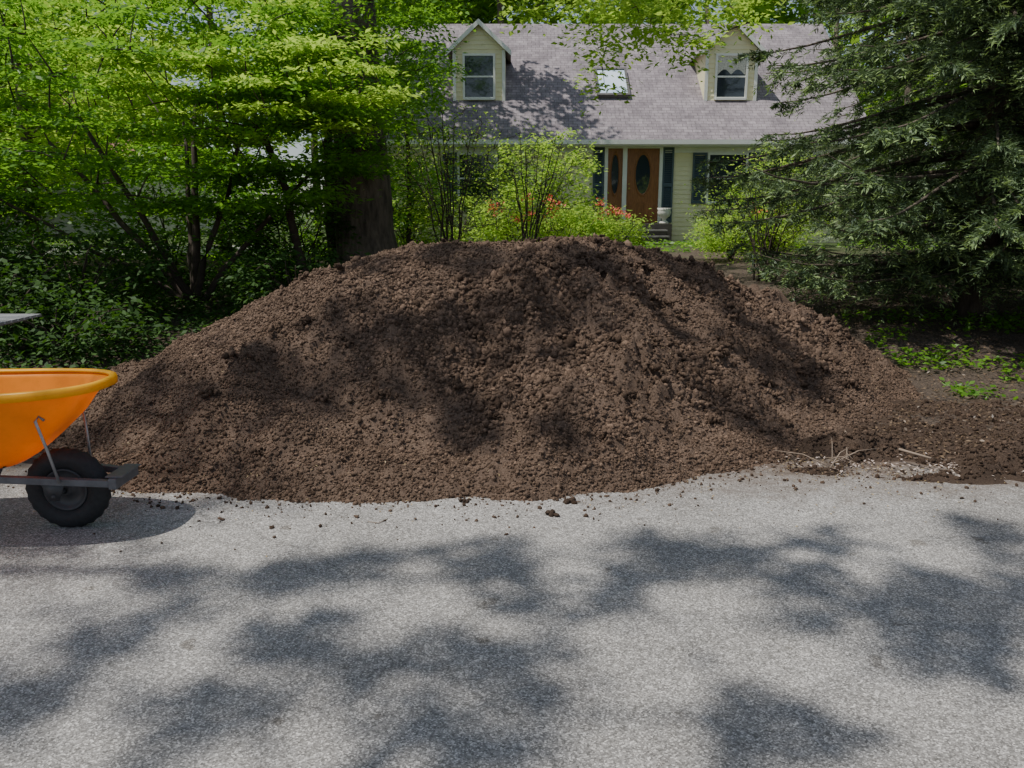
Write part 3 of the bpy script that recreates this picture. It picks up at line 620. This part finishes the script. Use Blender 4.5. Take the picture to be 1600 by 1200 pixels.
def spruce(x,y,Ht,Rb,zmin,seed,dens=1.0,kl=5):
    z0=g(x,y); par=empty('norway_spruce_tree',(x,y,z0)); mb=MB()
    mb.tube([(x,y,z0-.1),(x+.03,y,z0+Ht*.3),(x,y,z0+Ht*.7),(x,y,z0+Ht)],[.24,.18,.09,.01],12)
    P=[];D=[];P2=[];D2=[]; z=zmin
    while z<Ht-.3:
        low=z<5.4; k=kl if low else 4
        for j in range(k):
            az=rng.random()*6.283
            if low and j<2: az=rng.uniform(math.pi*.95,math.pi*1.75)
            L=Rb*(1-z/Ht)**.8*(.72+.4*rng.random())
            o=np.array([x,y,z0+z+rng.normal(0,.08)]); h=np.array([math.cos(az),math.sin(az),0]); sd=np.array([-h[1],h[0],0])
            s=np.linspace(0,1,9)[:,None]; dr=.44 if low else .25
            if z<1.7: dr=.22; L*=.62+.2*z
            cv=o+h*(L*s)+np.array([0,0,1])*(L*(.10*s-dr*s**1.6+.16*s**4)); mb.tube([tuple(p) for p in cv],[.032*(1-.85*t)*(.5+L/5) for t in s[:,0]],5)
            nb=int(L/(.075 if low else .17)*dens); 
            t=rng.uniform(.14,1,nb); bp=np.stack([np.interp(t,s[:,0],cv[:,i]) for i in range(3)],1)
            sg=np.where(rng.random(nb)<.5,-1,1)[:,None]; ln=(.20+.50*rng.random(nb))*(1.15-.8*t)*(1 if L>1.2 else .5)
            bd=h*.65+sd*sg*.85+np.array([0,0,-.35])+rng.normal(0,.18,(nb,3)); bd/=np.linalg.norm(bd,axis=1)[:,None]
            m=19 if low else 9; q=np.linspace(.05,1,m)[None,:,None]
            pts=bp[:,None,:]+bd[:,None,:]*q*ln[:,None,None]; pts[:,:,2]-=(.35*q[...,0]**2*ln[:,None])
            for sgn in (-1,1):
                dd=bd[:,None,:]*.8+np.cross(bd,[0,0,1])[:,None,:]*sgn*.7+rng.normal(0,.3,pts.shape)
                tipm=(rng.random(pts.shape[:2])<.10)|((q[...,0]>.85)&(rng.random(pts.shape[:2])<.7))
                P.append(pts[~tipm]);D.append(dd[~tipm]);P2.append(pts[tipm]);D2.append(dd[tipm])
        z+=.16 if low else .34
    mb.obj('trunk_and_boughs',BARK,par,True)
    leafmesh('needles',np.concatenate(P),.075,SPR,par,.7,.19,np.concatenate(D)); leafmesh('needle_tips',np.concatenate(P2),.07,SPRT,par,.7,.24,np.concatenate(D2))
spruce(5.75,10.0,15,3.7,.55,1,1,7); spruce(9.3,10.2,14,3.4,.8,2,.8,5); spruce(8.2,14.5,16,3.8,1.0,3,.7,5)
def cover(name,fx,n,size,mt):
    x,y=fx(n); k=(pdist(x,y)<-.05); x,y=x[k],y[k]
    leafmesh(name,np.stack([x,y,terr(x,y)+.03+.16*rng.random(len(x))*(.6+.4*fbm(x*2,y*2,2,201))],1),size,mt,None,.5,.5)
def fl(n): 
    x=rng.uniform(-9,-1.6,n);y=rng.uniform(7.2,14,n); k=(y>6.9+.4*vn(x*2,y*2,1)); return x[k],y[k]
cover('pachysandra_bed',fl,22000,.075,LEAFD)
def fr(n):
    x=rng.uniform(3.8,12,n);y=rng.uniform(6.5,9.8,n); k=(fbm(x*2.6,y*3.2,3,211)>.05)&(y>6.5+.3*vn(x*3,y,4)); return x[k],y[k]
cover('ground_ivy',fr,15000,.065,LEAF)
def fm(n):
    x=rng.uniform(-14,12,n);y=rng.uniform(13,22,n); k=(fbm(x*.8,y*.8,3,221)>-.1)&((x<2)|(y>18)); return x[k],y[k]
cover('lawn_weeds',fm,18000,.11,LEAF)
# tall oak standing left of the camera: its high crown throws the soft dappled shade
C=[];CR=[]
def shade(u,v,s=1,z=0.,n=2,r=.24):
    p=ray(u,v,z=z) if z<.3 else None
    if p is None:
        for yy in np.arange(4.2,8,.05):
            q=ray(u,v,Y=yy); hz=float(pileh(np.array([q[0]]),np.array([q[1]]),False)[0][0])
            if hz>=q[2]: p=q; break
        if p is None: return
    for k in range(n):
        hh=rng.uniform(12,16); o=rng.normal(0,.10*s,3)*np.array([1.9,.6,0]); C.append(p+tv*(hh-p[2])+o); CR.append(r*rng.uniform(.7,1.2))
for a in ((720,865,1.2),(1090,862,1.2),(1160,875,1),(350,905,1),(640,1015,1),(710,1032,1),(1150,1150,.4),(1360,890,1.2),(1480,950,1.2),(1520,850,1.2),(1570,920,1),(540,885,1),(60,1060,.8)): shade(*a,n=2,r=.18)
for a in ((340,1085),(810,1150),(830,1185),(450,980),(1300,960),(1560,1010),(250,1000),(1430,960),(1050,865),(1250,840),(1400,1050),(860,950),(180,1130),(500,1000),(960,930),(620,900)): shade(*a,.8,n=1,r=.16)
for a in ((720,560),(740,610),(700,520),(560,540),(600,510),(540,580),(1130,640),(1100,600),(1250,560),(1220,600),(1190,520),(1260,610),(700,405),(740,395),(770,400),(850,415),(880,400),(940,410),(1040,405),(1110,430),(980,430),(1000,400),(1150,470),(330,620),(420,590),(380,560),(1300,620),(860,640),(780,650),(1000,470),(620,430),(800,440),(900,540),(760,680),(450,640),(890,510)): shade(*a,.9,z=.6,n=1,r=.26)
C=np.array(C); extra=ell(50,(-9.5,1.5,15),(2.4,3.5,2.4),.2)
T=np.concatenate([C,extra]); RR=np.concatenate([np.array(CR),np.full(len(extra),.5)])
make_tree('shade_oak_tree',[([(-10.5,2.0,-.1),(-10.4,2.0,5.0),(-10.0,2.2,10.5),(-9.4,2.4,15)],.38,.14),([(-10.0,2.2,10.5),(-8.0,3.2,13.6),(-6.2,3.8,14.5)],.06,.015),([(-10.0,2.3,10.2),(-7.2,1.8,13.5),(-4.8,1.6,14.5)],.06,.015)],T,.12,LEAF,RR,7,9,.3,BARK,.0025)
P=[]
for k in range(120):
    x=rng.uniform(-45,45); y=rng.uniform(36,52)
    if k<22: x=rng.uniform(-40,-14); y=rng.uniform(24,31)
    if 22<=k<34: x=rng.uniform(13,34); y=rng.uniform(20,32)
    if k>95: x=rng.uniform(-10,16); y=rng.uniform(36,42)
    r=rng.uniform(2.6,4.6); h=rng.uniform(5,15) if k<=95 else rng.uniform(15,20)
    c=ell(16,(x,y,h*.6+.5),(r,r,h*.5),.5); p,_=clusters(c,1.5,8,16,.5); P.append(p)
P=np.concatenate(P)
dt=empty('distant_trees',(0,40,0)); leafmesh('foliage',P,.45,LEAFF,dt,.6,.55)
mb=MB()
for k in range(45):
    x=rng.uniform(-45,45); y=rng.uniform(34,50); mb.tube([(x,y,0),(x+rng.normal(0,.3),y,5),(x+rng.normal(0,.8),y,11)],[.25,.18,.05],6)
mb.obj('trunks',BARK,dt,True)
print('faces',sum(len(m.polygons) for m in bpy.data.meshes))
